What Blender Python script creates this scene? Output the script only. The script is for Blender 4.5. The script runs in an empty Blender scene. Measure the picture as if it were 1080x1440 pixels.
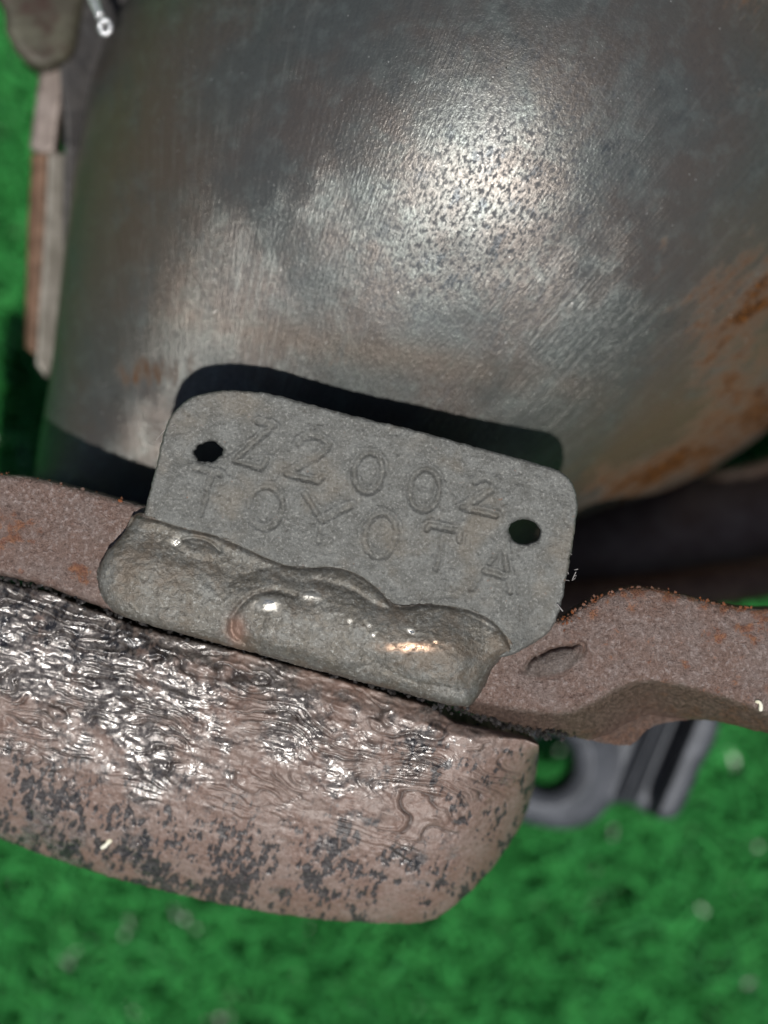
import bpy, math, random
import numpy as np
from mathutils import Vector
sc = bpy.context.scene
R = math.radians
# ------------------------------------------------------------------ camera, sky, sun, exposure
K = 0.00007            # metres per photo pixel on the tag's plane (z = 0)
D = 0.25               # camera to tag
TURF = -0.080          # top of the turf backing
cam = bpy.data.objects.new('camera', bpy.data.cameras.new('camera'))
sc.collection.objects.link(cam); sc.camera = cam
cam.location = (0, 0, D)
cd = cam.data
cd.sensor_fit = 'VERTICAL'; cd.sensor_height = 36
cd.lens = 36 / (1440 * K / D)
cd.clip_start = 0.005; cd.clip_end = 50
cd.dof.use_dof = True; cd.dof.focus_distance = D - 0.001
cd.dof.aperture_fstop = cd.lens / 8.2
SUN_EL = 74.0; SUN_AZ = 179.0      # azimuth clockwise from +Y
w = bpy.data.worlds.new('World'); sc.world = w; w.use_nodes = True
nt = w.node_tree; sky = nt.nodes.new('ShaderNodeTexSky')
sky.sky_type = 'NISHITA'; sky.sun_disc = False
sky.sun_elevation = R(SUN_EL); sky.sun_rotation = R(SUN_AZ)
nt.links.new(sky.outputs[0], nt.nodes['Background'].inputs[0])
nt.nodes['Background'].inputs[1].default_value = 0.05
sl = bpy.data.lights.new('sun', 'SUN'); so = bpy.data.objects.new('sun', sl); sc.collection.objects.link(so)
sl.energy = 5.0; sl.angle = R(0.6); sl.color = (1, 0.98, 0.94)
d = Vector((math.sin(R(SUN_AZ)) * math.cos(R(SUN_EL)), math.cos(R(SUN_AZ)) * math.cos(R(SUN_EL)), math.sin(R(SUN_EL))))
so.rotation_euler = d.to_track_quat('Z', 'Y').to_euler(); so.location = d * 0.5
sc.view_settings.view_transform = 'Standard'; sc.view_settings.look = 'None'
sc.view_settings.exposure = -0.14; sc.view_settings.gamma = 1
try: sc.cycles.max_bounces = 6; sc.cycles.use_denoising = True
except Exception: pass

rng = np.random.default_rng(7)
random.seed(7)

# ------------------------------------------------------------------ numeric helpers
def smooth(e0, e1, x):
    t = np.clip((x - e0) / (e1 - e0), 0, 1); return t * t * (3 - 2 * t)

_perm = {}
def _grid(seed):
    if seed not in _perm: _perm[seed] = np.random.default_rng(seed + 100).random((256, 256)) * 2 - 1
    return _perm[seed]
def vnoise(x, y, seed=0):
    g = _grid(seed); xi = np.floor(x).astype(int); yi = np.floor(y).astype(int)
    fx = x - xi; fy = y - yi
    fx = fx * fx * fx * (fx * (fx * 6 - 15) + 10); fy = fy * fy * fy * (fy * (fy * 6 - 15) + 10)
    a = g[xi & 255, yi & 255]; b = g[(xi + 1) & 255, yi & 255]; c = g[xi & 255, (yi + 1) & 255]; e = g[(xi + 1) & 255, (yi + 1) & 255]
    return (a * (1 - fx) + b * fx) * (1 - fy) + (c * (1 - fx) + e * fx) * fy
def fbm(x, y, scale, oct=4, seed=0, gain=.5):
    s = 0; a = 1; t = 0
    for i in range(oct):
        ca, sa = math.cos(.7 * i), math.sin(.7 * i)
        s = s + a * vnoise((x * ca - y * sa) / scale + 17.3 * i, (x * sa + y * ca) / scale - 9.1 * i, seed + i); t += a
        a *= gain; scale *= .5
    return s / t
def spline(pts, closed=True, n=8, alpha=True):
    P = [np.array(p, float) for p in pts]; out = []; m = len(P)
    for i in range(m if closed else m - 1):
        if closed: p0, p1, p2, p3 = P[i - 1], P[i], P[(i + 1) % m], P[(i + 2) % m]
        else: p0, p1, p2, p3 = P[max(i - 1, 0)], P[i], P[i + 1], P[min(i + 2, m - 1)]
        L = np.linalg.norm(p2 - p1)
        m1 = (p2 - p0) / max(np.linalg.norm(p2 - p1) + np.linalg.norm(p1 - p0), 1e-6) * L
        m2 = (p3 - p1) / max(np.linalg.norm(p3 - p2) + np.linalg.norm(p2 - p1), 1e-6) * L
        for k in range(n):
            t = k / n; t2 = t * t; t3 = t2 * t
            out.append((2 * t3 - 3 * t2 + 1) * p1 + (t3 - 2 * t2 + t) * m1 + (-2 * t3 + 3 * t2) * p2 + (t3 - t2) * m2)
    if not closed: out.append(P[-1])
    return np.array(out)
def seg_dist(x, y, pts, closed=False):
    d2 = np.full(x.shape, 1e18)
    n = len(pts)
    for i in range(n if closed else n - 1):
        ax, ay = pts[i]; bx, by = pts[(i + 1) % n]; ex, ey = bx - ax, by - ay
        L = ex * ex + ey * ey + 1e-12
        t = np.clip(((x - ax) * ex + (y - ay) * ey) / L, 0, 1)
        d2 = np.minimum(d2, (x - ax - t * ex) ** 2 + (y - ay - t * ey) ** 2)
    return np.sqrt(d2)
def sdf(x, y, pts):                       # positive inside
    ins = np.zeros(x.shape, bool); n = len(pts)
    for i in range(n):
        ax, ay = pts[i]; bx, by = pts[(i + 1) % n]
        c = (ay > y) != (by > y)
        with np.errstate(divide='ignore', invalid='ignore'):
            ins ^= c & (x < (bx - ax) * (y - ay) / (by - ay + 1e-12) + ax)
    return np.where(ins, 1, -1) * seg_dist(x, y, pts, True)
def W(u, v, h=0.):                        # photo pixel at height h (in pixels) -> world
    z = np.asarray(h) * K; s = (D - z) / D
    return (np.asarray(u) - 540) * K * s, (720 - np.asarray(v)) * K * s, z + 0 * np.asarray(u)

def mesh_obj(name, co, quads, mat, parent=None, attrs=None, smooth_=True, tris=None):
    me = bpy.data.meshes.new(name)
    nq = len(quads) if quads is not None else 0; ntr = len(tris) if tris is not None else 0
    me.vertices.add(len(co)); me.vertices.foreach_set('co', np.ascontiguousarray(co, dtype=np.float32).ravel())
    loops = []
    if nq: loops.append(np.asarray(quads).ravel())
    if ntr: loops.append(np.asarray(tris).ravel())
    loops = np.concatenate(loops).astype(np.int32)
    me.loops.add(len(loops)); me.loops.foreach_set('vertex_index', loops)
    starts = np.concatenate([np.arange(nq) * 4, nq * 4 + np.arange(ntr) * 3]).astype(np.int32)
    tot = np.concatenate([np.full(nq, 4), np.full(ntr, 3)]).astype(np.int32)
    me.polygons.add(nq + ntr); me.polygons.foreach_set('loop_start', starts); me.polygons.foreach_set('loop_total', tot)
    me.update(calc_edges=True); me.validate()
    me.polygons.foreach_set('use_smooth', np.full(len(me.polygons), smooth_, bool))
    for k, a in (attrs or {}).items():
        at = me.attributes.new(k, 'FLOAT', 'POINT')
        at.data.foreach_set('value', np.ascontiguousarray(a, dtype=np.float32))
    if mat: me.materials.append(mat)
    o = bpy.data.objects.new(name, me); sc.collection.objects.link(o)
    if parent: o.parent = parent
    return o

def relief(name, outline, zf, mat, parent, step=1.5, holes=(), rnd=0, base=None, attrs=None, cap=False, edge_noise=0, seed=3):
    """plate cut to an outline: a fine height field on top, side walls down to 'base' (px), closed underneath."""
    x0, y0 = outline.min(0) - 3 * step; x1, y1 = outline.max(0) + 3 * step
    X, Y = np.meshgrid(np.arange(x0, x1, step), np.arange(y0, y1, step), indexing='ij')
    def S(X, Y):
        s = sdf(X, Y, outline)
        for h in holes: s = np.minimum(s, -sdf(X, Y, h))
        if edge_noise: s = s + edge_noise * fbm(X, Y, 9, 3, seed)
        return s
    s = S(X, Y)
    gx, gy = np.gradient(s, step)
    cs = (s[:-1, :-1] + s[1:, :-1] + s[:-1, 1:] + s[1:, 1:]) / 4
    keep = cs > 0
    ny = X.shape[1]; I, J = np.nonzero(keep)
    a = I * ny + J
    q = np.stack([a, a + 1, a + ny + 1, a + ny], 1)      # winding: y is down in photo -> CCW seen from +z
    cnt = np.zeros((X.shape[0] + 1, X.shape[1] + 1), int); cnt[1:-1, 1:-1] = keep
    vc = cnt[:-1, :-1] + cnt[1:, :-1] + cnt[:-1, 1:] + cnt[1:, 1:]
    bnd = (vc > 0) & (vc < 4)
    gl = np.maximum(np.hypot(gx, gy), .3)
    X = np.where(bnd, X - np.clip(s, -step, step) * gx / gl, X); Y = np.where(bnd, Y - np.clip(s, -step, step) * gy / gl, Y)
    s = np.where(bnd, 0, s)
    used = np.unique(q); remap = np.full(X.size, -1); remap[used] = np.arange(len(used))
    q = remap[q]; x = X.ravel()[used]; y = Y.ravel()[used]; sd = np.maximum(s.ravel()[used], 0)
    z = zf(x, y, sd)
    if rnd:
        t = np.clip(rnd - sd, 0, rnd); z = z - (rnd - np.sqrt(rnd * rnd - t * t))
    wx, wy, wz = W(x, y, z)
    co = np.stack([wx, wy, wz], 1)
    A = {k: f(x, y, sd, z) for k, f in (attrs or {}).items()}
    e = np.concatenate([q[:, [0, 1]], q[:, [1, 2]], q[:, [2, 3]], q[:, [3, 0]]])
    key = np.sort(e, 1); key = key[:, 0] * (len(used) + 1) + key[:, 1]
    _, idx, c = np.unique(key, return_index=True, return_counts=True)
    be = e[idx[c == 1]]; bv = np.unique(be); bm = np.full(len(used), -1)
    if base is not None:
        n0 = len(co)
        bz = (base(x, y) if callable(base) else np.full(len(x), float(base))) * K
        if cap:
            bm = np.arange(len(used)) + n0
            low = np.stack([co[:, 0], co[:, 1], bz], 1); extra = np.arange(len(used))
        else:
            bm[bv] = np.arange(len(bv)) + n0
            low = np.stack([co[bv, 0], co[bv, 1], bz[bv]], 1); extra = bv
        co = np.vstack([co, low])
        wall = np.stack([be[:, 1], be[:, 0], bm[be[:, 0]], bm[be[:, 1]]], 1)
        q = np.vstack([q, wall] + ([q[:, ::-1] + n0] if cap else []))
        A = {k: np.concatenate([v, v[extra]]) for k, v in A.items()}
    return mesh_obj(name, co, q, mat, parent, A)

# ------------------------------------------------------------------ material helper
class M:
    def __init__(s, name):
        s.m = bpy.data.materials.new(name); s.m.use_nodes = True; s.t = s.m.node_tree
        s.b = s.t.nodes['Principled BSDF']
        s.px = s.vm('SCALE', s.node('ShaderNodeTexCoord').outputs['Object'], k=1 / K)
    def node(s, t, **kw):
        n = s.t.nodes.new(t)
        for k, v in kw.items(): setattr(n, k, v)
        return n
    def put(s, sock, v):
        if hasattr(v, 'is_linked') or isinstance(v, bpy.types.NodeSocket): s.t.links.new(v, sock)
        else: sock.default_value = v
    def vm(s, op, a, b=None, k=None):
        n = s.node('ShaderNodeVectorMath', operation=op); s.put(n.inputs[0], a)
        if b is not None: s.put(n.inputs[1], b)
        if k is not None: n.inputs['Scale'].default_value = k
        return n.outputs[0]
    def f(s, op, a, b=0., c=0., clamp=False):
        n = s.node('ShaderNodeMath', operation=op, use_clamp=clamp)
        for i, v in enumerate((a, b, c)): s.put(n.inputs[i], v)
        return n.outputs[0]
    def noise(s, size, det=3, rough=.55, vec=None, dist=0, stretch=None):
        v = vec if vec is not None else s.px
        if stretch: v = s.vm('MULTIPLY', v, stretch)
        n = s.node('ShaderNodeTexNoise'); s.put(n.inputs['Vector'], v)
        n.inputs['Scale'].default_value = 1 / size; n.inputs['Detail'].default_value = det
        n.inputs['Roughness'].default_value = rough; n.inputs['Distortion'].default_value = dist
        return n.outputs[0]
    def vor(s, size, vec=None, feature='F1'):
        n = s.node('ShaderNodeTexVoronoi', feature=feature); s.put(n.inputs['Vector'], vec if vec is not None else s.px)
        n.inputs['Scale'].default_value = 1 / size
        return n.outputs['Distance']
    def ramp(s, v, lo, hi):
        n = s.node('ShaderNodeMapRange', interpolation_type='SMOOTHSTEP'); s.put(n.inputs[0], v)
        n.inputs[1].default_value = lo; n.inputs[2].default_value = hi
        return n.outputs[0]
    def mix(s, fac, a, b):
        n = s.node('ShaderNodeMix', data_type='RGBA'); s.put(n.inputs[0], fac)
        s.put(n.inputs[6], a if not isinstance(a, tuple) else (*a, 1)); s.put(n.inputs[7], b if not isinstance(b, tuple) else (*b, 1))
        return n.outputs[2]
    def fmix(s, fac, a, b):
        return s.f('ADD', s.f('MULTIPLY', s.f('SUBTRACT', 1., fac), a), s.f('MULTIPLY', fac, b))
    def attr(s, name):
        return s.node('ShaderNodeAttribute', attribute_name=name).outputs['Fac']
    def bump(s, h, dist_px, strength=1., prev=None):
        n = s.node('ShaderNodeBump'); s.put(n.inputs['Height'], h); n.inputs['Distance'].default_value = dist_px * K
        n.inputs['Strength'].default_value = strength
        if prev is not None: s.put(n.inputs['Normal'], prev)
        return n.outputs[0]
    def out(s, col=None, rough=None, metal=None, nrm=None, spec=None):
        if col is not None: s.put(s.b.inputs['Base Color'], (*col, 1) if isinstance(col, tuple) else col)
        if rough is not None: s.put(s.b.inputs['Roughness'], rough)
        if metal is not None: s.put(s.b.inputs['Metallic'], metal)
        if nrm is not None: s.put(s.b.inputs['Normal'], nrm)
        if spec is not None: s.put(s.b.inputs['Specular IOR Level'], spec)
        return s.m

def mat_housing():
    m = M('heat_darkened_steel')
    sep = m.node('ShaderNodeSeparateXYZ'); m.put(sep.inputs[0], m.px)
    X, Y = sep.outputs[0], sep.outputs[1]
    dx = m.f('ADD', X, 330.); dy = m.f('ADD', Y, 420.)
    ang = m.f('MULTIPLY', m.f('ARCTAN2', dy, dx), 900.); rad = m.f('SQRT', m.f('ADD', m.f('MULTIPLY', dx, dx), m.f('MULTIPLY', dy, dy)))
    fan = m.node('ShaderNodeCombineXYZ'); m.put(fan.inputs[0], ang); m.put(fan.inputs[1], rad); F = fan.outputs[0]
    grain = m.noise(4.8, 3, .65, F, stretch=(1, .5, 1))
    fine = m.noise(2.2, 2)
    scr = m.noise(3.2, 4, .7, F, stretch=(1, .03, 1)); long_ = m.noise(9, 3, .6, F, stretch=(1, .05, 1))
    scrmask = m.ramp(m.f('ADD', m.noise(120, 2), m.f('MULTIPLY', m.attr('brushed'), .35)), .46, .72)
    big = m.noise(150, 4); mid = m.noise(34, 4, .6); blot = m.noise(60, 5, .7, F, stretch=(1, .35, 1))
    pits = m.attr('pits')
    col = m.mix(m.ramp(big, .38, .62), (.100, .106, .100), (.114, .100, .089))
    col = m.mix(m.f('MULTIPLY', m.ramp(mid, .48, .7), .35), col, (.18, .205, .19))
    col = m.mix(m.f('MULTIPLY', m.ramp(blot, .52, .7), .2), col, (.075, .078, .085))
    col = m.mix(m.f('MULTIPLY', m.ramp(long_, .5, .68), m.fmix(scrmask, .10, .35)), col, (.22, .225, .21))
    col = m.mix(m.f('MULTIPLY', m.ramp(scr, .60, .74), m.fmix(scrmask, .05, .6)), col, (.36, .34, .31))
    col = m.mix(m.f('MULTIPLY', m.ramp(grain, .50, .40), m.fmix(pits, .25, .75)), col, (.04, .042, .048))
    stain = m.ramp(m.noise(24, 5, .75, F, stretch=(1, .45, 1)), .54, .64)
    col = m.mix(m.f('MULTIPLY', m.f('MULTIPLY', stain, pits), .75), col, (.035, .042, .05))
    warm = m.attr('warm'); col = m.mix(m.f('MULTIPLY', m.f('MULTIPLY', warm, m.ramp(blot, .25, .55)), .85), col, (.15, .10, .065))
    r = m.attr('rust'); rn = m.noise(24, 7, .80, F, stretch=(1, .2, 1))
    halo = m.ramp(m.f('ADD', m.f('MULTIPLY', r, .30), rn), .64, .80)
    col = m.mix(m.f('MULTIPLY', halo, .7), col, (.08, .042, .022))
    rm = m.ramp(m.f('ADD', m.f('MULTIPLY', r, .26), rn), .72, .84)
    rcol = m.mix(m.ramp(m.noise(7, 4, .75), .42, .66), (.035, .018, .010), (.14, .055, .014))
    col = m.mix(rm, col, rcol)
    painted_shade = m.ramp(m.f('ADD', m.attr('painted_shade'), m.f('MULTIPLY', m.f('SUBTRACT', m.noise(40, 5, .7), .5), .8)), .35, .75)  # shade near the flange painted into the colour, hiding green bounce
    col = m.mix(m.f('MULTIPLY', painted_shade, .85), col, (.03, .028, .028))
    dust = m.ramp(m.vor(11), .10, .05); dust = m.f('MULTIPLY', dust, m.ramp(m.noise(25, 2), .55, .62))
    col = m.mix(dust, col, (.6, .59, .56))
    metal = m.f('MULTIPLY', m.f('MULTIPLY', .58, m.f('SUBTRACT', 1., halo)), m.f('SUBTRACT', 1., m.f('MULTIPLY', painted_shade, .9)))
    rough = m.f('ADD', .24, m.f('MULTIPLY', m.ramp(grain, .55, .38), m.fmix(pits, .10, .30)))
    rough = m.f('ADD', rough, m.f('MULTIPLY', m.noise(50, 4, .7), .12)); rough = m.f('ADD', rough, m.f('MULTIPLY', m.f('MAXIMUM', halo, painted_shade), .25))
    n = m.bump(grain, 1.0, .7)
    n = m.bump(m.f('MULTIPLY', scr, m.fmix(scrmask, .2, 1.)), 1.8, .8, n)
    n = m.bump(fine, .5, .6, n)
    n = m.bump(rn, 2.5, .3, n)
    return m.out(col, rough, metal, n, m.f('MULTIPLY', .5, m.f('SUBTRACT', 1., halo)))

def mat_tag():
    m = M('dull_cast_plate')
    a = m.noise(4.2, 5, .75); b = m.noise(26, 4, .6); c = m.noise(90, 3)
    col = m.mix(m.ramp(b, .35, .65), (.112, .111, .101), (.155, .156, .145))
    col = m.mix(m.ramp(a, .52, .68), col, (.28, .275, .255))
    col = m.mix(m.ramp(a, .46, .34), col, (.085, .08, .07))
    col = m.mix(m.f('MULTIPLY', m.ramp(c, .5, .7), .3), col, (.20, .155, .105))
    col = m.mix(m.f('MULTIPLY', m.attr('groove'), .12), col, (.10, .088, .07))
    rust = m.f('MULTIPLY', m.ramp(m.noise(13, 4, .7), .66, .74), .7); col = m.mix(rust, col, (.19, .09, .05))
    n = m.bump(a, 2.4, .8); n = m.bump(m.noise(2.2, 2, .6), 1.0, .8, n)
    return m.out(col, m.f('ADD', .42, m.f('MULTIPLY', m.noise(3, 2), .2)), .35, n)

def mat_weld():
    m = M('weld_metal')
    a = m.noise(5, 4, .7); b = m.noise(40, 5, .65); f = m.noise(18, 3, .6, dist=2)
    col = m.mix(m.ramp(b, .35, .68), (.096, .086, .070), (.134, .132, .120))
    col = m.mix(m.f('MULTIPLY', m.ramp(f, .5, .7), .5), col, (.17, .15, .118))
    col = m.mix(m.ramp(a, .46, .32), col, (.06, .054, .046))
    col = m.mix(m.ramp(a, .54, .68), col, (.23, .225, .205))
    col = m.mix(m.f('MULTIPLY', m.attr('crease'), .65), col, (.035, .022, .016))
    col = m.mix(m.f('MULTIPLY', m.ramp(m.noise(75, 5, .7), .46, .66), .65), col, (.10, .072, .048))
    glint = m.attr('weld_glint'); col = m.mix(glint, col, m.mix(m.attr('copper_glint'), (.8, .76, .68), (.72, .47, .32)))  # highlight colour painted over the weld
    bs = m.attr('bare'); col = m.mix(bs, col, (.22, .13, .095))
    rough = m.fmix(glint, m.f('ADD', .38, m.f('MULTIPLY', m.noise(7, 3), .2)), .2)
    n = m.bump(a, 2.0, .7); n = m.bump(m.noise(2.4, 2), .9, .7, n); n = m.bump(f, 2.5, .3, n)
    return m.out(col, rough, m.fmix(glint, .3, .95), n)

def mat_flange():
    m = M('rusted_flange_face')
    a = m.noise(6, 5, .75); b = m.noise(45, 5, .65); fine = m.noise(2.4, 2, .7)
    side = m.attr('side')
    col = m.mix(m.ramp(b, .35, .65), (.215, .138, .110), (.225, .165, .142))
    col = m.mix(m.ramp(a, .5, .66), col, (.38, .31, .285))
    col = m.mix(m.ramp(a, .46, .32), col, (.10, .062, .052))
    col = m.mix(m.f('MULTIPLY', m.attr('lump'), .5), col, (.14, .13, .115))
    oc = m.mix(m.ramp(m.noise(7, 3, .7), .4, .65), (.17, .05, .02), (.33, .13, .045))
    rs = m.ramp(m.f('ADD', m.noise(24, 6, .75), m.f('MULTIPLY', m.attr('rust'), .18)), .64, .72)
    col = m.mix(m.f('MULTIPLY', rs, .75), col, oc)
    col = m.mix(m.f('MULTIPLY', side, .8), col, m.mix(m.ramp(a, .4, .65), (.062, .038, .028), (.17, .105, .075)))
    n = m.bump(a, 6, 1.); n = m.bump(fine, 3.0, 1., n)
    return m.out(col, m.f('ADD', .22, m.f('MULTIPLY', m.noise(3, 2), .35)), .25, n)

def mat_boss():
    m = M('wrinkled_scale_and_paint')
    a = m.noise(7, 5, .75); b = m.noise(55, 4, .6); fine = m.noise(3, 3, .7); mid = m.noise(16, 4, .7)
    m.b.inputs['Coat Roughness'].default_value = .19
    gl = m.ramp(m.f('ADD', m.attr('gloss'), m.f('MULTIPLY', m.f('SUBTRACT', mid, .5), 1.3)), .2, .8)
    m.put(m.b.inputs['Coat Weight'], m.f('MULTIPLY', gl, .75))
    col = m.mix(m.ramp(b, .35, .65), (.165, .105, .082), (.19, .138, .115))
    col = m.mix(m.f('MULTIPLY', m.ramp(a, .5, .7), .5), col, (.34, .265, .24))
    col = m.mix(m.f('MULTIPLY', m.ramp(a, .48, .32), .8), col, (.085, .055, .045))
    gcol = m.mix(m.ramp(a, .38, .62), (.05, .048, .048), (.22, .205, .19))
    col = m.mix(m.f('MULTIPLY', gl, .8), col, gcol)
    pm = m.ramp(m.f('ADD', m.attr('paint'), m.f('MULTIPLY', m.f('SUBTRACT', a, .5), 1.1)), .16, .8)
    col = m.mix(m.f('MULTIPLY', pm, .9), col, m.mix(m.ramp(a, .45, .62), (.016, .016, .019), (.055, .053, .053)))
    col = m.mix(m.f('MULTIPLY', m.attr('crack'), .85), col, (.035, .024, .02))
    rough = m.fmix(gl, m.f('ADD', .36, m.f('MULTIPLY', a, .2)), .17)
    n = m.bump(a, 1.6, .6); n = m.bump(fine, 1.0, .5, n)
    return m.out(col, rough, m.fmix(gl, .05, .35), n, .6)

def mat_plain(name, c1, c2, rough=.5, metal=.2, size=30, b=2., c3=None):
    m = M(name); a = m.noise(size, 5, .7); col = m.mix(m.ramp(a, .38, .62), c1, c2)
    if c3: col = m.mix(m.ramp(m.noise(size * 1.7, 4, .7), .55, .68), col, c3)
    n = m.bump(m.noise(6, 4, .7), b, .7)
    return m.out(col, m.f('ADD', rough - .08, m.f('MULTIPLY', m.noise(9, 3), .16)), metal, n)

def mat_grass():
    m = M('plastic_grass_blade'); m.put(m.b.inputs['Coat Weight'], m.attr('shine')); m.b.inputs['Coat Roughness'].default_value = .09; m.b.inputs['Coat IOR'].default_value = 1.9
    t = m.attr('tone')
    n = m.node('ShaderNodeValToRGB'); m.put(n.inputs[0], t)
    cr = n.color_ramp; cr.elements[0].color = (.02, .12, .026, 1); cr.elements[1].color = (.03, .34, .06, 1)
    e = cr.elements.new(.55); e.color = (.032, .215, .05, 1)
    e = cr.elements.new(.95); e.color = (.05, .30, .07, 1); cr.elements[-1].color = (.75, .85, .72, 1)  # last stop: painted glint colour of the pale blades
    return m.out(n.outputs[0], .3, 0.)

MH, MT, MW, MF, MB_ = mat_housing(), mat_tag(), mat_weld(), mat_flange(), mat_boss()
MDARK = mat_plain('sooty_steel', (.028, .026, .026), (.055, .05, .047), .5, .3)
MPIPE = mat_plain('dark_brown_pipe', (.13, .085, .065), (.19, .14, .115), .6, .1, 60)
MSTRAP = mat_plain('brown_rust_strap', (.11, .05, .026), (.19, .10, .055), .6, .1)
MPALE = mat_plain('weathered_zinc', (.16, .145, .12), (.24, .22, .19), .45, .3, 60)
MPINK = mat_plain('pale_scaled_steel', (.17, .135, .115), (.25, .205, .18), .5, .3, 60)
MRUSTY = mat_plain('brown_rust', (.085, .045, .025), (.16, .09, .055), .6, .1, 40)
MOLIVE = mat_plain('olive_grimy_metal', (.05, .044, .03), (.085, .08, .055), .55, .2, 70, c3=(.04, .02, .014))
MLUG = mat_plain('blue_grey_steel', (.042, .046, .055), (.07, .075, .088), .5, .3, 80)
MCRUMB = mat_plain('rust_crumb', (.24, .075, .025), (.16, .11, .09), .3, .1, 12)
MFLAKE = mat_plain('black_paint_flake', (.018, .017, .018), (.04, .036, .034), .35, .1, 12)
MWIRE = mat_plain('bright_wire', (.5, .5, .5), (.75, .75, .75), .22, .6, 10)
MCHIP = mat_plain('cream_chip', (.62, .58, .42), (.75, .72, .6), .5, 0, 12)
MFIBRE = mat_plain('pale_fibre', (.26, .24, .23), (.36, .33, .32), .5, 0, 12)

# ------------------------------------------------------------------ the turf
g = 0.45
co = np.array([(-g, -g, TURF), (g, -g, TURF), (g, g, TURF), (-g, g, TURF)])
ground = mesh_obj('ground', co, [[0, 1, 2, 3]], mat_plain('turf_backing', (.018, .10, .022), (.025, .14, .03), .7, 0, 40))
ground['kind'] = 'structure'; ground['label'] = 'dark green backing of the artificial turf under the metal part'

def grass():
    x0, x1, y0, y1 = -.115, .115, -.135, .135
    N = 52000
    pale = rng.random(N) < .022  # these blades get a near-white colour to stand in for sun glints
    bx = rng.uniform(x0, x1, N); by = rng.uniform(y0, y1, N)
    yaw = rng.uniform(0, 2 * np.pi, N); lean = rng.uniform(.25, 1.15, N); L = rng.uniform(.008, .013, N); wd = rng.uniform(.0006, .0011, N)
    dx, dy = np.cos(yaw), np.sin(yaw); sx, sy = -dy, dx
    wd = np.where(pale, wd * 1.35, wd); L = np.where(pale, L * rng.uniform(.4, .85, N), L); lean = np.where(pale, 1.3, lean)
    fold = rng.uniform(-.5, .5, N)
    ts = [0, .4, .75, 1]; ws = [1, 1, .8, .15]
    rows = []
    for t, q in zip(ts, ws):
        hgt = L * (np.sin(lean * t) / np.maximum(lean, .01) * .6 + .4 * t * np.cos(lean * .6)); out = L * (1 - np.cos(lean * t * 1.3)) / np.maximum(lean, .01)
        tw = fold * t
        for sg in (-1, 0, 1):
            up = .42 * wd * q * (1 - abs(sg))
            rows.append(np.stack([bx + dx * out + sg * wd * q * .5 * (sx * np.cos(tw)) - up * dx * np.sin(lean * t), by + dy * out + sg * wd * q * .5 * (sy * np.cos(tw)) - up * dy * np.sin(lean * t), TURF + hgt + sg * wd * q * .5 * np.sin(tw) + up * np.cos(lean * t)], 1))
    co = np.stack(rows, 1).reshape(-1, 3)
    b = np.arange(N)[:, None] * 12
    q = np.concatenate([b + np.array([[0, 1, 4, 3]]) + 3 * k + e for k in range(3) for e in (0, 1)])
    shine = np.repeat((rng.random(N) < .10).astype(float), 12)
    tone = np.clip(rng.normal(.5, .2, N) + .15 * fbm(bx, by, .009, 3, 5) + .12 * fbm(bx, by, .035, 2, 9), 0, 1)
    o = mesh_obj('artificial_grass', co, q, mat_grass(), None, {'tone': np.repeat(np.where(pale, 1, np.minimum(tone, .95)), 12), 'shine': shine})
    o['kind'] = 'stuff'; o['label'] = 'bright green plastic turf, blurred, with small glints'; o['category'] = 'turf'
grass()

# ------------------------------------------------------------------ the metal assembly
root = bpy.data.objects.new('catalytic_converter', None); sc.collection.objects.link(root)
root.location = (0, 0, TURF)
root['label'] = 'rusty grey exhaust converter with a stamped tag welded on its flange, above green turf'
root['category'] = 'car part'
bpy.context.view_layer.update()
def adopt(o, p=root, label=None):
    o.parent = p; o.matrix_parent_inverse = p.matrix_world.inverted() if p is root else o.matrix_parent_inverse
    if label: o['label'] = label
    return o

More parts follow.
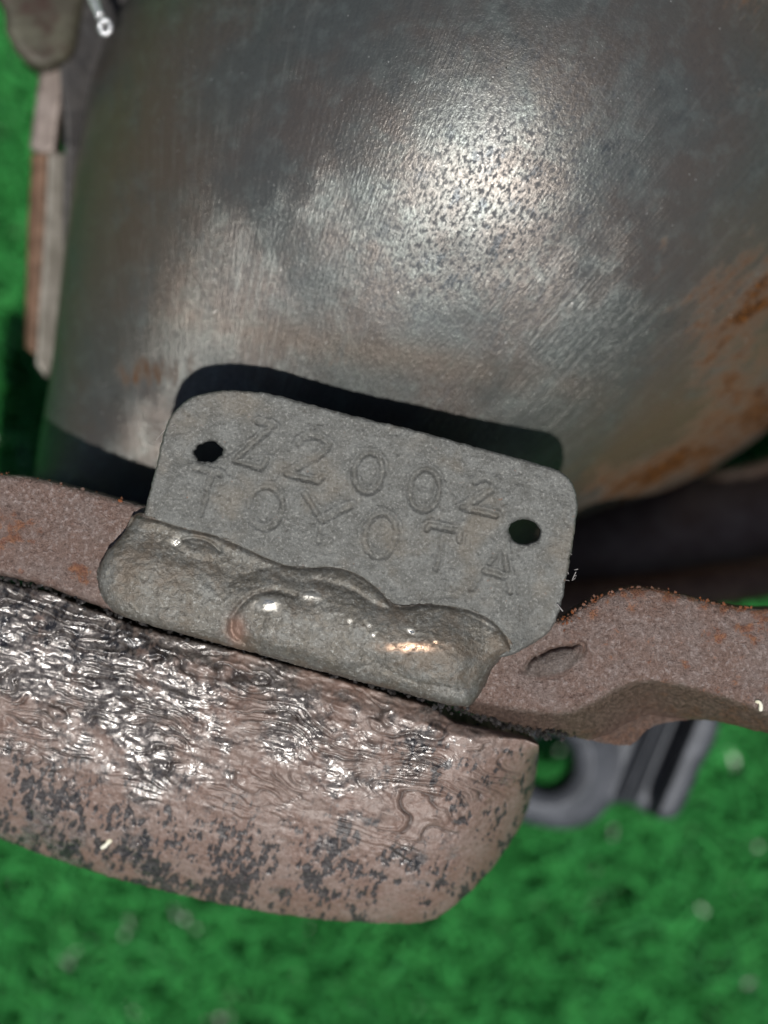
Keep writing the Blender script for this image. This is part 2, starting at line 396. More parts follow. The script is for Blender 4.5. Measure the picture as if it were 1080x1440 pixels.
# housing dome: silhouette radii round an apex
def dome():
    AP = (712, 95); Z0 = -22.; H = 620.
    sil = [(205, -40), (165, 20), (132, 100), (106, 230), (93, 330), (82, 430), (70, 540), (54, 640), (45, 760), (140, 880), (300, 930), (470, 930), (640, 850), (760, 762), (820, 726), (890, 705), (950, 683), (1015, 650), (1085, 598), (1180, 470), (1240, 250), (1220, 0), (1080, -220), (720, -350), (430, -290), (270, -150)]
    ax, ay, _ = W(*AP, Z0)
    def HH(t):                      # the housing is shallower towards its foot at the lower left
        dd = np.abs((t - math.radians(-142) + np.pi) % (2 * np.pi) - np.pi); return H - 225 * smooth(1.9, .0, dd)
    S = spline(sil, True, 6); t0 = np.arctan2(-(S[:, 1] - AP[1]), S[:, 0] - AP[0]); sx, sy, _ = W(S[:, 0], S[:, 1], Z0 - HH(t0))
    th = np.arctan2(sy - ay, sx - ax); rr = np.hypot(sx - ax, sy - ay); o = np.argsort(th); th, rr = th[o], rr[o]
    NT, NP = 900, 420
    T = np.linspace(-np.pi, np.pi, NT, endpoint=False); Rr = np.interp(T, th, rr, period=2 * np.pi)
    ph = np.concatenate([np.linspace(0.002, np.pi / 2, 340) , np.linspace(np.pi / 2, 2.3, NP - 339)[1:]])
    P_, T_ = np.meshgrid(ph, T, indexing='ij')
    al = T + math.radians(-57); R0 = np.sqrt(HH(T) / 620) * 1.06 * K * .92 / np.sqrt((np.cos(al) / 730) ** 2 + (np.sin(al) / 600) ** 2)
    sn = np.sin(P_); ker = np.exp(-(np.arange(-300, 301) / 75.) ** 2); ker /= ker.sum()
    Rs = np.convolve(np.concatenate([Rr[-300:], Rr, Rr[:300]]), ker, 'valid')
    ww = np.where(P_ > np.pi / 2, 1, sn ** 3); w2 = np.where(P_ > np.pi / 2, 1, smooth(.72, 1.0, sn))
    Re = Rs[None, :] * (1 - w2) + Rr[None, :] * w2
    rad = (R0[None, :] * (1 - ww) + Re * ww) * sn
    x = ax + rad * np.cos(T_); y = ay + rad * np.sin(T_)
    z = Z0 * K - np.where(P_ < np.pi / 2, HH(T_), 460) * K * (1 - np.cos(P_)) + np.where(P_ < np.pi / 2, 0, (460 - HH(T_)) * K)
    u = x / K; v = y / K
    z += K * (.6 * fbm(u, v, 160, 2, 21) + 1.5 * fbm(u, v, 330, 2, 31)) * np.clip(np.cos(P_) + .1, 0, 1)
    co = np.stack([x, y, z], -1).reshape(-1, 3)
    i = np.arange(len(ph) - 1)[:, None]; j = np.arange(NT)[None, :]; j2 = (j + 1) % NT
    q = np.stack([i * NT + j, (i + 1) * NT + j, (i + 1) * NT + j2, i * NT + j2], -1).reshape(-1, 4)
    s = (D - z) / D; pu = (540 + u / s).ravel(); pv = (720 - v / s).ravel()
    def blob(cx, cy, rx, ry, a=0):
        ca, sa = math.cos(R(a)), math.sin(R(a)); X = (pu - cx) * ca + (pv - cy) * sa; Y = -(pu - cx) * sa + (pv - cy) * ca
        return np.exp(-(X / rx) ** 2 - (Y / ry) ** 2)
    rust = np.clip(blob(1040, 430, 140, 80, -50) + 1.1 * blob(920, 668, 200, 32, -26) + .7 * blob(1060, 560, 90, 50, -40) + .6 * blob(935, 345, 20, 20) + .55 * blob(1060, 130, 60, 40) + .6 * blob(1060, 0, 90, 40)
                   + .35 * blob(850, 655, 50, 25) + .45 * blob(480, 508, 60, 14) + .4 * blob(610, 500, 40, 20) + .5 * blob(230, 520, 60, 30) + .5 * blob(180, 530, 60, 25) + .3 * blob(210, 245, 8, 8), 0, 1.3)
    pits = np.clip(.85 * blob(690, 260, 280, 200, -55) + .6 * blob(780, 240, 90, 60, -50) + .8 * blob(660, 340, 120, 50, -40) + .7 * blob(1000, 440, 120, 60, -40) + .35 * blob(240, 560, 100, 30), 0, 1)
    brushed = np.clip(blob(260, 430, 120, 130) + blob(900, 520, 260, 120, -35), 0, 1)
    warm = np.clip(.95 * blob(985, 590, 260, 90, -34) + .5 * blob(1060, 380, 120, 160) + .6 * blob(180, 250, 120, 260) + .45 * blob(560, 500, 260, 26, 10) + .5 * blob(900, 640, 200, 30, -26) + .3 * blob(1050, 20, 120, 60), 0, 1)
    return adopt(mesh_obj('housing', co, q, MH, None, {'rust': rust, 'pits': pits, 'warm': warm, 'brushed': brushed, 'painted_shade': np.maximum(smooth(-660, -780, (z / K).ravel()), smooth(620, 700, pv - .28 * (pu - 60)) * smooth(820, 700, pu))}), label='dark grey domed steel housing with orange rust at its lower right edge')  # last mask: painted shade on the deep flank and under flange and tag
dome()

# unseen block added under the flange to stop green bounce from the turf
blocker_o = spline([(70, 715), (400, 770), (740, 860), (742, 885), (700, 940), (500, 900), (90, 800)], True, 4)
adopt(relief('bounce_blocker', blocker_o, lambda x, y, sd: -118 + 0 * x, MDARK, None, 8, base=-1050), label='unseen dark block added under the flange against green turf bounce')

# mounting flange -----------------------------------------------------------
fl_top = [(-130, 640), (-60, 655), (0, 665), (60, 673), (120, 689), (185, 706), (330, 745), (560, 810), (730, 858), (785, 872), (825, 848), (870, 830), (910, 826), (960, 836), (1020, 850), (1080, 856), (1150, 850), (1230, 838)]
fl_face = [(1235, 1030), (1150, 1015), (1080, 1003), (1035, 985), (990, 972), (950, 962), (905, 957), (865, 970), (830, 990), (795, 1002), (750, 1000), (700, 992), (640, 980), (560, 962), (470, 940), (330, 902), (200, 872), (130, 846), (60, 820), (0, 806), (-60, 790), (-130, 775)]
fl_low = [(1235, 1065), (1150, 1052), (1080, 1032), (1040, 1022), (1000, 1013), (950, 1013), (912, 1020), (880, 1043), (840, 1042), (790, 1034), (740, 1024), (690, 1010), (630, 992), (560, 968), (470, 944), (330, 905), (200, 875), (130, 849), (60, 823), (0, 809), (-60, 793), (-130, 778)]
F_out = spline(fl_top + fl_low, True, 5); F_face = spline(fl_face, False, 5)
F_facep = spline(fl_top + fl_face, True, 5)
def flange_z(x, y, sd):
    s2 = sdf(x, y, F_facep)
    z = -26 + 10 * smooth(700, 900, x) + 9 * np.exp(-((x - 910) / 90) ** 2 - ((y - 880) / 60) ** 2)
    z = z + 3.5 * fbm(x, y, 60, 3, 41) + 3.0 * fbm(x, y, 12, 4, 44, .6) * (.55 + .45 * smooth(700, 850, x))
    z = z - np.where(s2 < 0, -s2 * 1.9, 0) - 5 * np.exp(-np.maximum(s2, 0) / 5)
    # elongated lump beside the tag
    ca, sa = math.cos(R(-17)), math.sin(R(-17)); X = (x - 778) * ca + (y - 932) * sa; Y = -(x - 778) * sa + (y - 932) * ca
    e = np.hypot(X / 44, Y / 17) + .35 * fbm(x, y, 22, 3, 47); z = z + 12 * np.clip(1 - e * e, 0, 1) ** .6 - 12 * np.exp(-((e - 1.1) / .13) ** 2) * (.2 + .8 * smooth(6, -4, Y))
    return z
def lump_attr(x, y, sd, z):
    ca, sa = math.cos(R(-17)), math.sin(R(-17)); X = (x - 778) * ca + (y - 932) * sa; Y = -(x - 778) * sa + (y - 932) * ca
    return smooth(1.1, .8, np.hypot(X / 44, Y / 17))
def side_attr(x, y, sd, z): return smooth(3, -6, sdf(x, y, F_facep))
def rust_attr(x, y, sd, z):
    return np.clip(np.exp(-((x - 10) / 60) ** 2 - ((y - 745) / 50) ** 2) + np.exp(-((x - 110) / 25) ** 2 - ((y - 805) / 25) ** 2) + .9 * smooth(700, 950, x) * np.exp(-np.maximum(sd, 0) / 25) + .3 * smooth(780, 900, x), 0, 1.2)
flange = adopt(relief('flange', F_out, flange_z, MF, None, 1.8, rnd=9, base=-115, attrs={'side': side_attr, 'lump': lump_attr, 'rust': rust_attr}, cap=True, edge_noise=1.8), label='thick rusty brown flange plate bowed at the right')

# lower boss ----------------------------------------------------------------
bs_top = [(-140, 780), (-60, 802), (0, 817), (60, 831), (130, 857), (200, 883), (330, 915), (470, 953), (560, 980), (610, 996), (640, 1016), (700, 1028), (740, 1037), (757, 1045)]
bs_low = [(757, 1062), (750, 1110), (732, 1160), (700, 1210), (655, 1260), (615, 1290), (585, 1298), (530, 1298), (450, 1293), (330, 1275), (180, 1240), (90, 1212), (0, 1180), (-60, 1155), (-140, 1115)]
B_out = spline(bs_top + bs_low, True, 6); B_top = spline(bs_top, False, 6); B_low = spline(bs_low, False, 6)
def boss_core(x, y):
    ds = seg_dist(x, y, B_top); db = seg_dist(x, y, B_low); return ds / (ds + db + 1e-6), ds, db
def wrinkle(x, y):
    t, ds, db = boss_core(x, y)
    # along (a) and across (c) the seam
    a = (x * .967 + y * .255); c = (-x * .255 + y * .967)
    wx = 26 * fbm(a, c, 70, 3, 51); wy = 36 * fbm(a * .5, c, 62, 3, 55) + 7 * fbm(a * .7, c, 20, 2, 58)
    ph = (c + wy) / 19.0 + 1.9 * fbm((a + wx) * .6, c * 1.3, 70, 3, 61)
    saw = ph - np.floor(ph)
    ridge = np.exp(-((saw - .5) / .13) ** 2)
    gate = smooth(-.25, .15, fbm(a, c * 1.3, 60, 2, 66)) * smooth(.78, .45, t + .15 * fbm(a, c, 80, 2, 68)) * smooth(-.02, .06, t)
    ridge2 = np.abs(fbm(a + wx, (c + wy) * 1.8, 24, 3, 71)); curl = np.clip(1 - ridge2 * 6.5, 0, 1) ** 1.5
    return ridge, gate, curl, saw, t, a, c
def boss_z(x, y, sd):
    ridge, gate, curl, saw, t, a, c = wrinkle(x, y)
    tt = np.clip((t - .10) / .90, 0, 1)
    z = -30 - 16 * smooth(.14, 0, t) - 185 * (1 - np.sqrt(np.clip(1 - (tt * .965) ** 2.1, 0, 1)))
    z = z - 30 * smooth(120, 0, 757 - x)
    lump = fbm(a * .42, c, 17, 3, 81); up = smooth(.8, .35, t)
    shiny = up * smooth(820, 380, x) * smooth(-250, 150, x)
    z = z + gate * (3.2 * ridge - 3.4 * np.exp(-((saw - .74) / .10) ** 2)) + 1.3 * curl * up + 7.0 * lump * (.15 + .85 * shiny) + 1.5 * fbm(x, y, 9, 3, 85) * (1 - .75 * shiny)
    return z - 2.2 * bp_paint(x, y, sd, z) * smooth(.5, .7, t)
def bp_paint(x, y, sd, z):
    t, _, _ = boss_core(x, y)
    ca, sa = math.cos(.35), math.sin(.35); n = fbm((x * ca + y * sa) * 1.5, (-x * sa + y * ca) * .75, 8.5, 3, 91, .7) + .5 * fbm(x, y, 20, 2, 92) + .35 * fbm(x, y, 80, 2, 93)
    low = np.exp(-((t - .92) / .20) ** 2) * 1.15 + .18 * smooth(.4, .7, t) + .2 * smooth(400, 0, x) * smooth(.45, .8, t)
    r = np.exp(-((x - 650) / 90) ** 2 - ((y - 1075) / 65) ** 2)
    tl = np.exp(-((x - 40) / 190) ** 2) * smooth(.4, .05, t)
    return np.clip(.05 + 2.0 * np.maximum(n - .04, 0) * np.clip(low + r + .6 * np.exp(-((x - 640) / 120) ** 2) * smooth(.6, .9, t) + tl + .2, 0, 1.3) + .1 * low, 0, 1)
def bp_gloss(x, y, sd, z):
    t, _, _ = boss_core(x, y)
    n = fbm(x, y, 50, 4, 95, .6)
    return np.clip(.75 * smooth(.8, .15, t) * smooth(760, 250, x) + .35 * smooth(350, 0, x) + n * .9, 0, 1)
def bp_crack(x, y, sd, z):
    ridge, gate, curl, saw, t, a, c = wrinkle(x, y)
    return np.clip(gate * np.exp(-((saw - .74) / .10) ** 2), 0, 1)
boss = adopt(relief('boss', B_out, boss_z, MB_, None, 1.5, rnd=6, base=-330, attrs={'paint': bp_paint, 'gloss': bp_gloss, 'crack': bp_crack}, cap=False, edge_noise=1.2), label='round brown scaled boss below the flange with wrinkled paint')

weld_o = spline([(192, 722), (225, 730), (262, 741), (300, 750), (340, 766), (378, 783), (420, 796), (468, 795), (505, 806), (535, 828), (556, 850), (600, 848), (650, 853), (690, 869), (712, 890), (720, 908), (706, 924), (692, 942), (680, 968), (655, 994), (560, 972), (470, 949), (330, 911), (215, 880), (160, 860), (141, 832), (137, 805), (149, 778), (172, 752)], True, 6)
# stamped tag ---------------------------------------------------------------
tag_o = spline([(196, 770), (203, 725), (212, 685), (222, 645), (232, 605), (246, 578), (272, 558), (305, 550), (340, 549), (380, 554), (420, 564), (500, 585), (600, 609), (700, 637), (765, 655), (790, 664), (805, 680), (812, 703), (808, 745), (797, 810), (787, 858), (774, 886), (750, 905), (700, 925), (560, 915), (400, 870), (260, 815)], True, 6)
def ell(cx, cy, rx, ry, a=0, n=28, wob=0, seed=1):
    t = np.linspace(0, 2 * np.pi, n, endpoint=False); r = np.random.default_rng(seed); k = 1 + wob * (r.random(n) - .5)
    X = rx * k * np.cos(t); Y = ry * k * np.sin(t); ca, sa = math.cos(R(a)), math.sin(R(a))
    return np.stack([cx + X * ca - Y * sa, cy + X * sa + Y * ca], 1)
hole1 = ell(293, 635, 19.5, 14, -8, 26, .16, 4); hole2 = ell(738, 748, 22, 17.5, 10, 26, .06, 5)
def ring(*a): e = ell(*a); return np.vstack([e, e[:1]])
glyphs = [
    (1.0, [(364, 594), (384, 599), (329, 648), (367, 659), (375, 647)]),
    (.7, [(420, 624), (433, 613), (450, 616), (462, 626), (456, 637), (425, 655), (403, 667)]), (1.0, [(403, 667), (447, 678), (453, 671)]),
    (.75, ring(518, 665, 20, 28, 8)), (.8, ring(597, 689, 21, 29, 8)),
    (.75, [(668, 678), (683, 672), (695, 680), (692, 689), (664, 708), (649, 714)]), (1.0, [(649, 714), (697, 725)]),
    (.7, [(272, 659), (309, 668)]), (.6, [(297, 667), (284, 722)]),
    (.7, ring(373, 714, 24, 30, 8)), (.8, [(428, 694), (452, 733), (493, 712)]), (.6, [(452, 733), (447, 762)]),
    (.7, ring(535, 753, 22, 31, 8)), (1.0, [(600, 744), (604, 738), (647, 748), (646, 760)]), (.5, [(625, 745), (614, 800)]),
    (.75, [(708, 762), (712, 800), (717, 832)]), (1.0, [(681, 803), (710, 812)]), (.5, [(708, 762), (664, 828)]),
]
def glyph_field(x, y):
    f = np.zeros_like(x)
    lip = np.zeros_like(x)
    for k, g_ in glyphs:
        d_ = seg_dist(x, y, np.array(g_, float)) + 1.3 * fbm(x, y, 7, 2, 33)
        f = np.maximum(f, k * np.exp(-(d_ / 4.0) ** 2)); lip = np.maximum(lip, k * np.exp(-((d_ - 6.5) / 3.0) ** 2))
    return f, lip
def tag_z(x, y, sd):
    f, lip = glyph_field(x, y)
    z = 0 + 3 * fbm(x, y, 120, 2, 2) + 1.5 * fbm(x, y, 26, 3, 12) + 1.3 * fbm(x, y, 7, 3, 15)
    f = .85 * f * (.5 + .5 * smooth(-.35, .25, fbm(x, y, 38, 2, 35)))
    z = z - 4.2 * f + 2.0 * lip
    for c in ((293, 635), (738, 748)):
        r = np.hypot(x - c[0], y - c[1]); z = z - 2.5 * np.exp(-((r - 18) / 7) ** 2)
    z = z - 17 * smooth(700, 760, x) * smooth(790, 880, y) - 12 * smooth(1, 8, sdf(x, y, weld_o))
    return z
def groove(x, y, sd, z): return glyph_field(x, y)[0]
tag = adopt(relief('identification_tag', tag_o, tag_z, MT, None, 1.4, holes=(hole1, hole2), rnd=5, base=-24, attrs={'groove': groove}, cap=True, edge_noise=1.5), label='dull grey steel tag stamped in two rows, with two punched holes')

# weld bead -----------------------------------------------------------------
def lobe(x, y, cx, cy, rx, ry, a, h, p=.55):
    ca, sa = math.cos(R(a)), math.sin(R(a)); X = ((x - cx) * ca + (y - cy) * sa) / rx; Y = (-(x - cx) * sa + (y - cy) * ca) / ry
    return h * np.clip(1 - X * X - Y * Y, 0, 1) ** p
W_top = spline([(192, 722), (225, 730), (262, 741), (300, 750), (340, 766), (378, 783), (420, 796), (468, 795), (505, 806), (535, 828), (556, 850), (600, 848), (650, 853), (690, 869), (712, 890), (720, 908)], False, 5)
W_low = spline([(192, 722), (172, 752), (149, 778), (137, 805), (141, 832), (160, 860), (215, 880), (330, 911), (470, 949), (560, 972), (655, 994), (680, 968), (692, 942), (706, 924), (720, 908)], False, 5)
def weld_z(x, y, sd):
    dt = seg_dist(x, y, W_top); db = seg_dist(x, y, W_low)
    u = x + 8 * fbm(x, y, 60, 2, 101); v = y + 8 * fbm(x, y, 60, 2, 104)
    z = 1.5 + 11 * smooth(4, 75, dt) * smooth(700, 620, x)
    L = np.stack([lobe(u, v, 235, 835, 110, 70, 14, 5, 1), lobe(u, v, 450, 868, 140, 66, 15, 15, .8), lobe(u, v, 605, 905, 112, 56, 12, 15, .8)])
    z = z + L.max(0) + .3 * np.sort(L, 0)[-2]
    z = z - 4.5 * np.exp(-((dt - 2) / 3.4) ** 2) + .8 * np.exp(-((dt - 11) / 6) ** 2)
    rr_ = 26 - 8 * smooth(600, 680, x); q = np.clip(1 - db / rr_, 0, 1)
    z = z - (15 + 10 * smooth(250, 400, x)) * (1 - np.sqrt(np.clip(1 - q * q, 0, 1))) * smooth(725, 690, x)
    z = z - 13 * smooth(640, 715, x) * smooth(0, 60, dt)
    z = z + lobe(u, v, 275, 772, 36, 12, 12, 4, 1) - 4 * np.exp(-(seg_dist(x, y, spline([(246, 768), (262, 757), (290, 760), (310, 775)], False)) / 3) ** 2)
    e = spline([(345, 905), (326, 888), (330, 862), (352, 840), (385, 830), (415, 838)], False)
    d_ = seg_dist(x, y, e); z = z - 4.5 * np.exp(-(d_ / 4.5) ** 2)
    z = z + lobe(x, y, 380, 850, 24, 15, -25, 5, 1) + lobe(x, y, 438, 838, 16, 6, 10, 3, 1)
    z = z - 3 * np.exp(-(seg_dist(x, y, spline([(440, 815), (490, 828), (530, 852), (556, 858)], False)) / 5) ** 2)
    return z + 2.2 * fbm(x, y, 30, 4, 111) + 1.0 * fbm(x, y, 7, 3, 117)
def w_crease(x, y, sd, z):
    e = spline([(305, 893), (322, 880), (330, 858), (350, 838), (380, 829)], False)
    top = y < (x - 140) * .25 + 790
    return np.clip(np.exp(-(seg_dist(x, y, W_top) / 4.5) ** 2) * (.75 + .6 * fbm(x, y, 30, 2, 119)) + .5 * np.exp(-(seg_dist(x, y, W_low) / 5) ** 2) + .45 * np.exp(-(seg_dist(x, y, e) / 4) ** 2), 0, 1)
def w_glint(x, y, sd, z):  # sun highlights on the weld, painted as pale smooth spots
    p = np.exp(-((x - 377) / 13) ** 2 - ((y - 850) / 8) ** 2) + .75 * np.exp(-((x - 578) / 30) ** 2 - ((y - 910) / 6) ** 2) + np.exp(-((x - 249) / 6) ** 2 - ((y - 763) / 5) ** 2) + .6 * np.exp(-((x - 438) / 10) ** 2 - ((y - 838) / 5) ** 2)
    for cx, cy in ((492, 874), (519, 880), (525, 893), (580, 889), (612, 903), (576, 887)): p = p + np.exp(-((x - cx) ** 2 + (y - cy) ** 2) / 6)
    return np.clip((p + .3 * fbm(x, y, 10, 3, 120) * (p > .08)) * 1.3, 0, 1)
def w_bare(x, y, sd, z): return np.clip(1.2 * np.exp(-((x - 332) / 12) ** 2 - ((y - 886) / 18) ** 2), 0, .8)
adopt(relief('weld_bead', weld_o, weld_z, MW, None, 1.4, base=-45, attrs={'crease': w_crease, 'weld_glint': w_glint, 'copper_glint': lambda x, y, sd, z: smooth(470, 540, x) * smooth(898, 903, y), 'bare': w_bare}, edge_noise=1.5), label='lumpy grey weld bead along the foot of the tag')

# blurred brackets on the left ------------------------------------------------
def slab(name, pts, h, mat, base, rnd=8, step=3, tilt=(0, 0), holes=(), sharp=False, zf=None):
    P = np.array(pts, float) if sharp else spline(pts, True, 6)
    # pts are where the piece shows in the photo; it stands at depth h, so build it there
    c = P.mean(0)
    f = zf or (lambda x, y, sd: h + (x - c[0]) * tilt[0] + (y - c[1]) * tilt[1] + 1.5 * fbm(x, y, 25, 3, 131))
    return relief(name, P, f, mat, None, step, holes=holes, rnd=rnd, base=base, cap=True, edge_noise=1)
br = bpy.data.objects.new('side_bracket', None); sc.collection.objects.link(br); adopt(br, label='blurred bracket beside the housing at the left edge')
br.location = (0, 0, 0)
bpy.context.view_layer.update()
def sub(o, label=None):
    o.parent = br; o.matrix_parent_inverse = br.matrix_world.inverted()
    if label: o['label'] = label
    return o
sub(slab('bracket_flange', [(62, 70), (90, 68), (86, 140), (76, 212), (58, 216), (42, 208), (50, 140)], -470, MPINK, -560, 4, tilt=(.3, 0), sharp=True), 'pale upper strip')
sub(slab('rusty_edge', [(44, 216), (66, 214), (62, 330), (55, 430), (50, 500), (35, 488), (36, 400), (40, 300)], -500, MRUSTY, -620, 4, tilt=(.5, 0), sharp=True), 'brown rusty edge')
sub(slab('bracket_web', [(68, 214), (96, 216), (100, 300), (92, 400), (80, 510), (64, 530), (50, 512), (56, 420), (63, 320)], -490, MPALE, -600, 4, tilt=(-.6, 0), sharp=True), 'pale grey web strip')
sub(slab('mounting_ear', [(-40, -60), (118, -60), (112, 40), (98, 82), (60, 98), (30, 82), (10, 50), (2, 10)], -420, MOLIVE, -520, 20, tilt=(-.3, .2)), 'olive brown ear at the top left corner')
sub(slab('back_plate', [(84, 70), (112, -60), (230, -60), (190, 20), (150, 130), (122, 240), (110, 340), (96, 420), (88, 300), (90, 180)], -470, MDARK, -620, 6, tilt=(-.5, 0)), 'dark plate behind the housing')

# tubes, small bits -------------------------------------------------------------
def tube(name, pts, rad, mat, n=12, cn=6, rads=None, noise=0):
    P = spline([p[:2] for p in pts], False, cn); Z = spline([(p[2], 0) for p in pts], False, cn)[:, 0]
    x, y, z = W(P[:, 0], P[:, 1], Z); C = np.stack([x, y, z], 1)
    T = np.gradient(C, axis=0); T /= np.linalg.norm(T, axis=1)[:, None] + 1e-12
    up = np.array([.13, .21, 1.]); A = np.cross(T, up); A /= np.linalg.norm(A, axis=1)[:, None] + 1e-12; B = np.cross(A, T)
    m = len(C); rr = np.full(m, rad, float) if rads is None else np.interp(np.linspace(0, 1, m), np.linspace(0, 1, len(rads)), rads)
    th = np.linspace(0, 2 * np.pi, n, endpoint=False)
    R_ = rr[:, None] * K * (1 + noise * (rng.random((m, n)) - .5))
    V = C[:, None, :] + R_[..., None] * (np.cos(th)[None, :, None] * A[:, None, :] + np.sin(th)[None, :, None] * B[:, None, :])
    V = V.reshape(-1, 3); i = np.arange(m - 1)[:, None]; j = np.arange(n)[None, :]; j2 = (j + 1) % n
    q = np.stack([i * n + j, i * n + j2, (i + 1) * n + j2, (i + 1) * n + j], -1).reshape(-1, 4)
    V = np.vstack([V, C[0], C[-1]]); a = len(V) - 2
    tr = np.concatenate([np.stack([np.full(n, a), j2[0], j[0]], 1), np.stack([np.full(n, a + 1), (m - 1) * n + j[0], (m - 1) * n + j2[0]], 1)])
    return mesh_obj(name, V, q, mat, None, tris=tr)
adopt(tube('outlet_pipe', [(600, 860, -760), (900, 770, -760), (1090, 735, -760), (1300, 640, -760)], 112, MPIPE, 96, 20), label='dark pipe in shade behind the flange')
adopt(tube('support_strap', [(690, 850, -620), (880, 838, -620), (1080, 812, -620), (1300, 770, -620)], 34, MSTRAP, 32, 12), label='dark brown strap under the pipe')
wire = adopt(tube('wire_end', [(120, -30, -300), (132, 0, -285), (141, 24, -262)], 8, MWIRE, 16, 8, rads=[8, 9, 7], noise=.12), label='bright bent wire end at the top left')
bead = tube('wire_loop', [(148 + 7 * math.cos(t), 38 + 10 * math.sin(t), -255) for t in np.linspace(-.6, 5.6, 12)], 4.6, MWIRE, 12, 3, noise=.35)
bead.parent = wire

# blurred lug and strut at the lower right -----------------------------------------
lug_o = spline([(700, 1000), (780, 990), (1000, 990), (1012, 1020), (985, 1080), (952, 1148), (925, 1150), (888, 1132), (862, 1130), (840, 1152), (800, 1166), (760, 1162), (722, 1148), (700, 1110), (690, 1050)], True, 6)
lug_h = ell(772, 1072, 36, 40, 5, 36)
def lug_z(x, y, sd):
    a = (x - 925) + (y - 1080) * .42
    s = smooth(-50, -20, a)
    z = -640 + 45 * s - 130 * np.exp(-(np.abs(a / 21)) ** 6) - 45 * smooth(60, 95, a)
    return z + 18 * np.clip(1 - np.abs(np.hypot(x - 772, y - 1072) - 62) / 40, 0, 1)
lug = adopt(relief('lug', lug_o, lug_z, MLUG, None, 2.5, holes=(lug_h,), rnd=16, base=-780, cap=True), label='blurred blue grey lug with a round eye and a slotted strut')

# crumbs and fibres -----------------------------------------------------------------
def crumbs(name, spots, mat, label):
    V = []; T = []; base = np.array([(0, 0, 1), (.94, 0, -.1), (.3, .9, .1), (-.8, .55, -.1), (-.75, -.6, .15), (.3, -.9, -.1), (0, 0, -1)], float)
    tri = [(0, i, i % 5 + 1) for i in range(1, 6)] + [(6, i % 5 + 1, i) for i in range(1, 6)]
    for (u, v, h, r) in spots:
        x, y, z = W(u, v, h); c = base * (r * K) * (1 + rng.uniform(-.45, .45, (7, 1))) * np.array([1, rng.uniform(.5, 1), rng.uniform(.5, .9)])
        a = rng.uniform(0, 6.28); rot = np.array([[math.cos(a), -math.sin(a), 0], [math.sin(a), math.cos(a), 0], [0, 0, 1]])
        n0 = len(V) * 7; V.append(c @ rot.T + np.array([float(x), float(y), float(z)])); T += [(n0 + i, n0 + j, n0 + k) for i, j, k in tri]
    o = mesh_obj(name, np.vstack(V), None, mat, None, smooth_=False, tris=np.array(T)); o['kind'] = 'stuff'
    return adopt(o, label=label)
ft = spline(fl_top, False, 12); ft = ft[(ft[:, 0] > -20) & (ft[:, 0] < 1100)]
sp = []
for _ in range(900):
    i = rng.integers(len(ft)); x, y = ft[i] + rng.normal(0, 2, 2)
    if 185 < x < 790 : continue
    dens = 1 if x > 790 else .35
    if rng.random() > dens: continue
    off = abs(rng.normal(0, 6)); sp.append((x + rng.uniform(-8, 8), y + 1 + off, (-22 if x > 790 else -36) + rng.uniform(-5, 3), rng.uniform(.8, 3.2) * (1.3 if rng.random() < .1 else 1)))
crumbs('rust_crumbs', sp, MCRUMB, 'orange rust crumbs along the flange edge')
sp = []
fb = spline(fl_low, False, 12)
for _ in range(900):
    i = rng.integers(len(fb)); x, y = fb[i]
    if x < -20 or x > 800: continue
    sp.append((x + rng.uniform(-12, 12), y + rng.normal(1, 4), -45 + rng.uniform(-25, 6) - (25 if x > 650 else 0), rng.uniform(1.5, 5)))
crumbs('paint_flakes', sp, MFLAKE, 'black paint flakes caught in the seam under the flange')
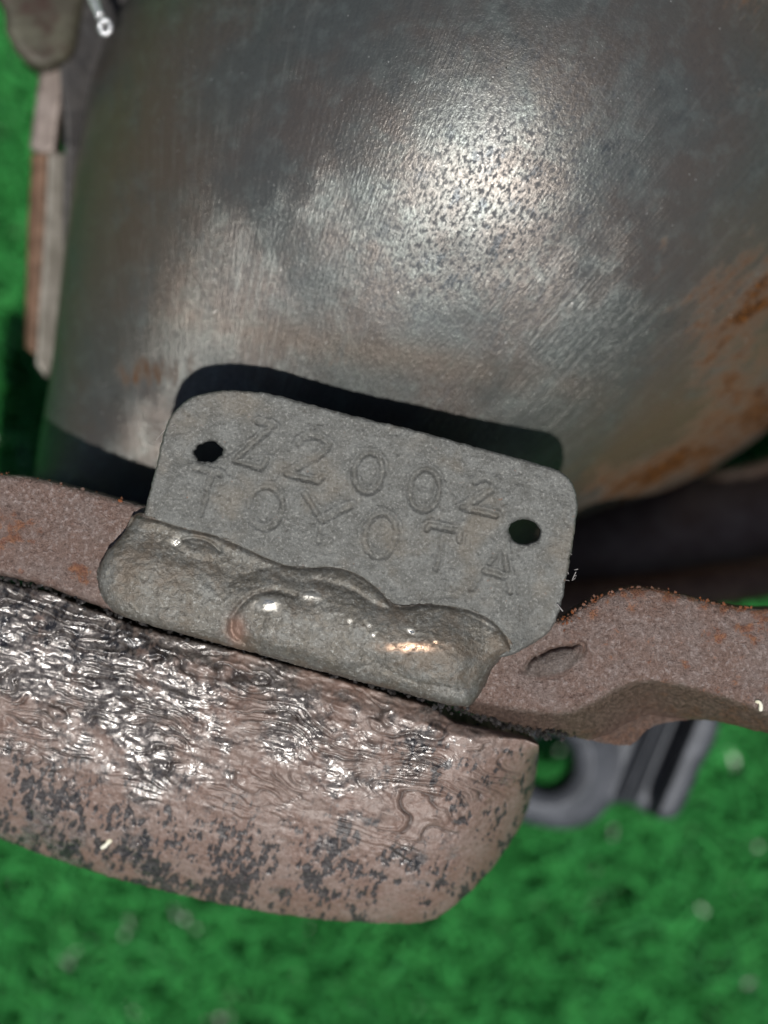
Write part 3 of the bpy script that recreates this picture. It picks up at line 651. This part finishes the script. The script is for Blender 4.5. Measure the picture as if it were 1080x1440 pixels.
def fibres(name, runs, label):
    V = []; Q = []; n = 0
    for pts, r in runs:
        P = spline([p[:2] for p in pts], False, 5); Z = spline([(p[2], 0) for p in pts], False, 5)[:, 0]
        x, y, z = W(P[:, 0], P[:, 1], Z)
        for k in range(len(P)):
            for t in range(4): V.append((x[k] + r * K * math.cos(t * 1.57), y[k] + r * K * math.sin(t * 1.57) * .8, z[k] + r * K * math.sin(t * 1.57 + .8)))
            if k:
                for t in range(4): Q.append((n + (k - 1) * 4 + t, n + (k - 1) * 4 + (t + 1) % 4, n + k * 4 + (t + 1) % 4, n + k * 4 + t))
        n += len(P) * 4
    o = mesh_obj(name, np.array(V), Q, MFIBRE, None); o['kind'] = 'stuff'; return adopt(o, label=label)
runs = []
for _ in range(6):
    cx, cy = 806 + rng.normal(0, 5), 805 + rng.normal(0, 5); runs.append(([(cx, cy, -10), (cx + rng.normal(0, 3), cy + rng.normal(0, 3), -8), (cx + rng.normal(0, 5), cy + rng.normal(0, 5), -6)], rng.uniform(.3, 1.1)))

for t in (.42, .93):
    x, y = 812 - 28 * t, 715 + 145 * t; a_ = rng.normal(0, 4); runs.append(([(x - 2, y, -6), (x + rng.uniform(1, 3), y + a_, -4), (x + rng.uniform(0, 6), y + a_ * 2, -2)], rng.uniform(.4, 1.2)))
for x, y in (): runs.append(([(x + 3, y + 2, -6), (x - 3, y - 3, -2), (x - rng.uniform(3, 14), y - rng.uniform(3, 9), 0)], .45))
runs.append(([(220, 618, -30), (232, 605, -8), (246, 598, 4)], .5))
fibres('lint', runs, 'pale lint fibres caught on the tag edge')

def chip(name, pts, r, label, cat):
    o = tube(name, pts, r, MCHIP, 8, 3, rads=[r * .6, r, r * .7, r * 1.1, r * .8], noise=.4)
    o['label'] = label; o['category'] = cat; return o
def boss_h(u, v): return float(boss_z(np.array([float(u)]), np.array([float(v)]), np.array([50.]))[0])
h = boss_h(150, 1187)
chip('cream_flake', [(142, 1193, h + 4), (150, 1187, h + 5), (157, 1179, h + 5)], 4.2, 'small cream flake lying on the brown boss near its lower left edge', 'flake')
chip('cream_crumb', [(1062, 986, -14), (1069, 988, -12), (1070, 1000, -12)], 3.2, 'tiny pale crumb on the flange at the right edge of the photo', 'crumb')
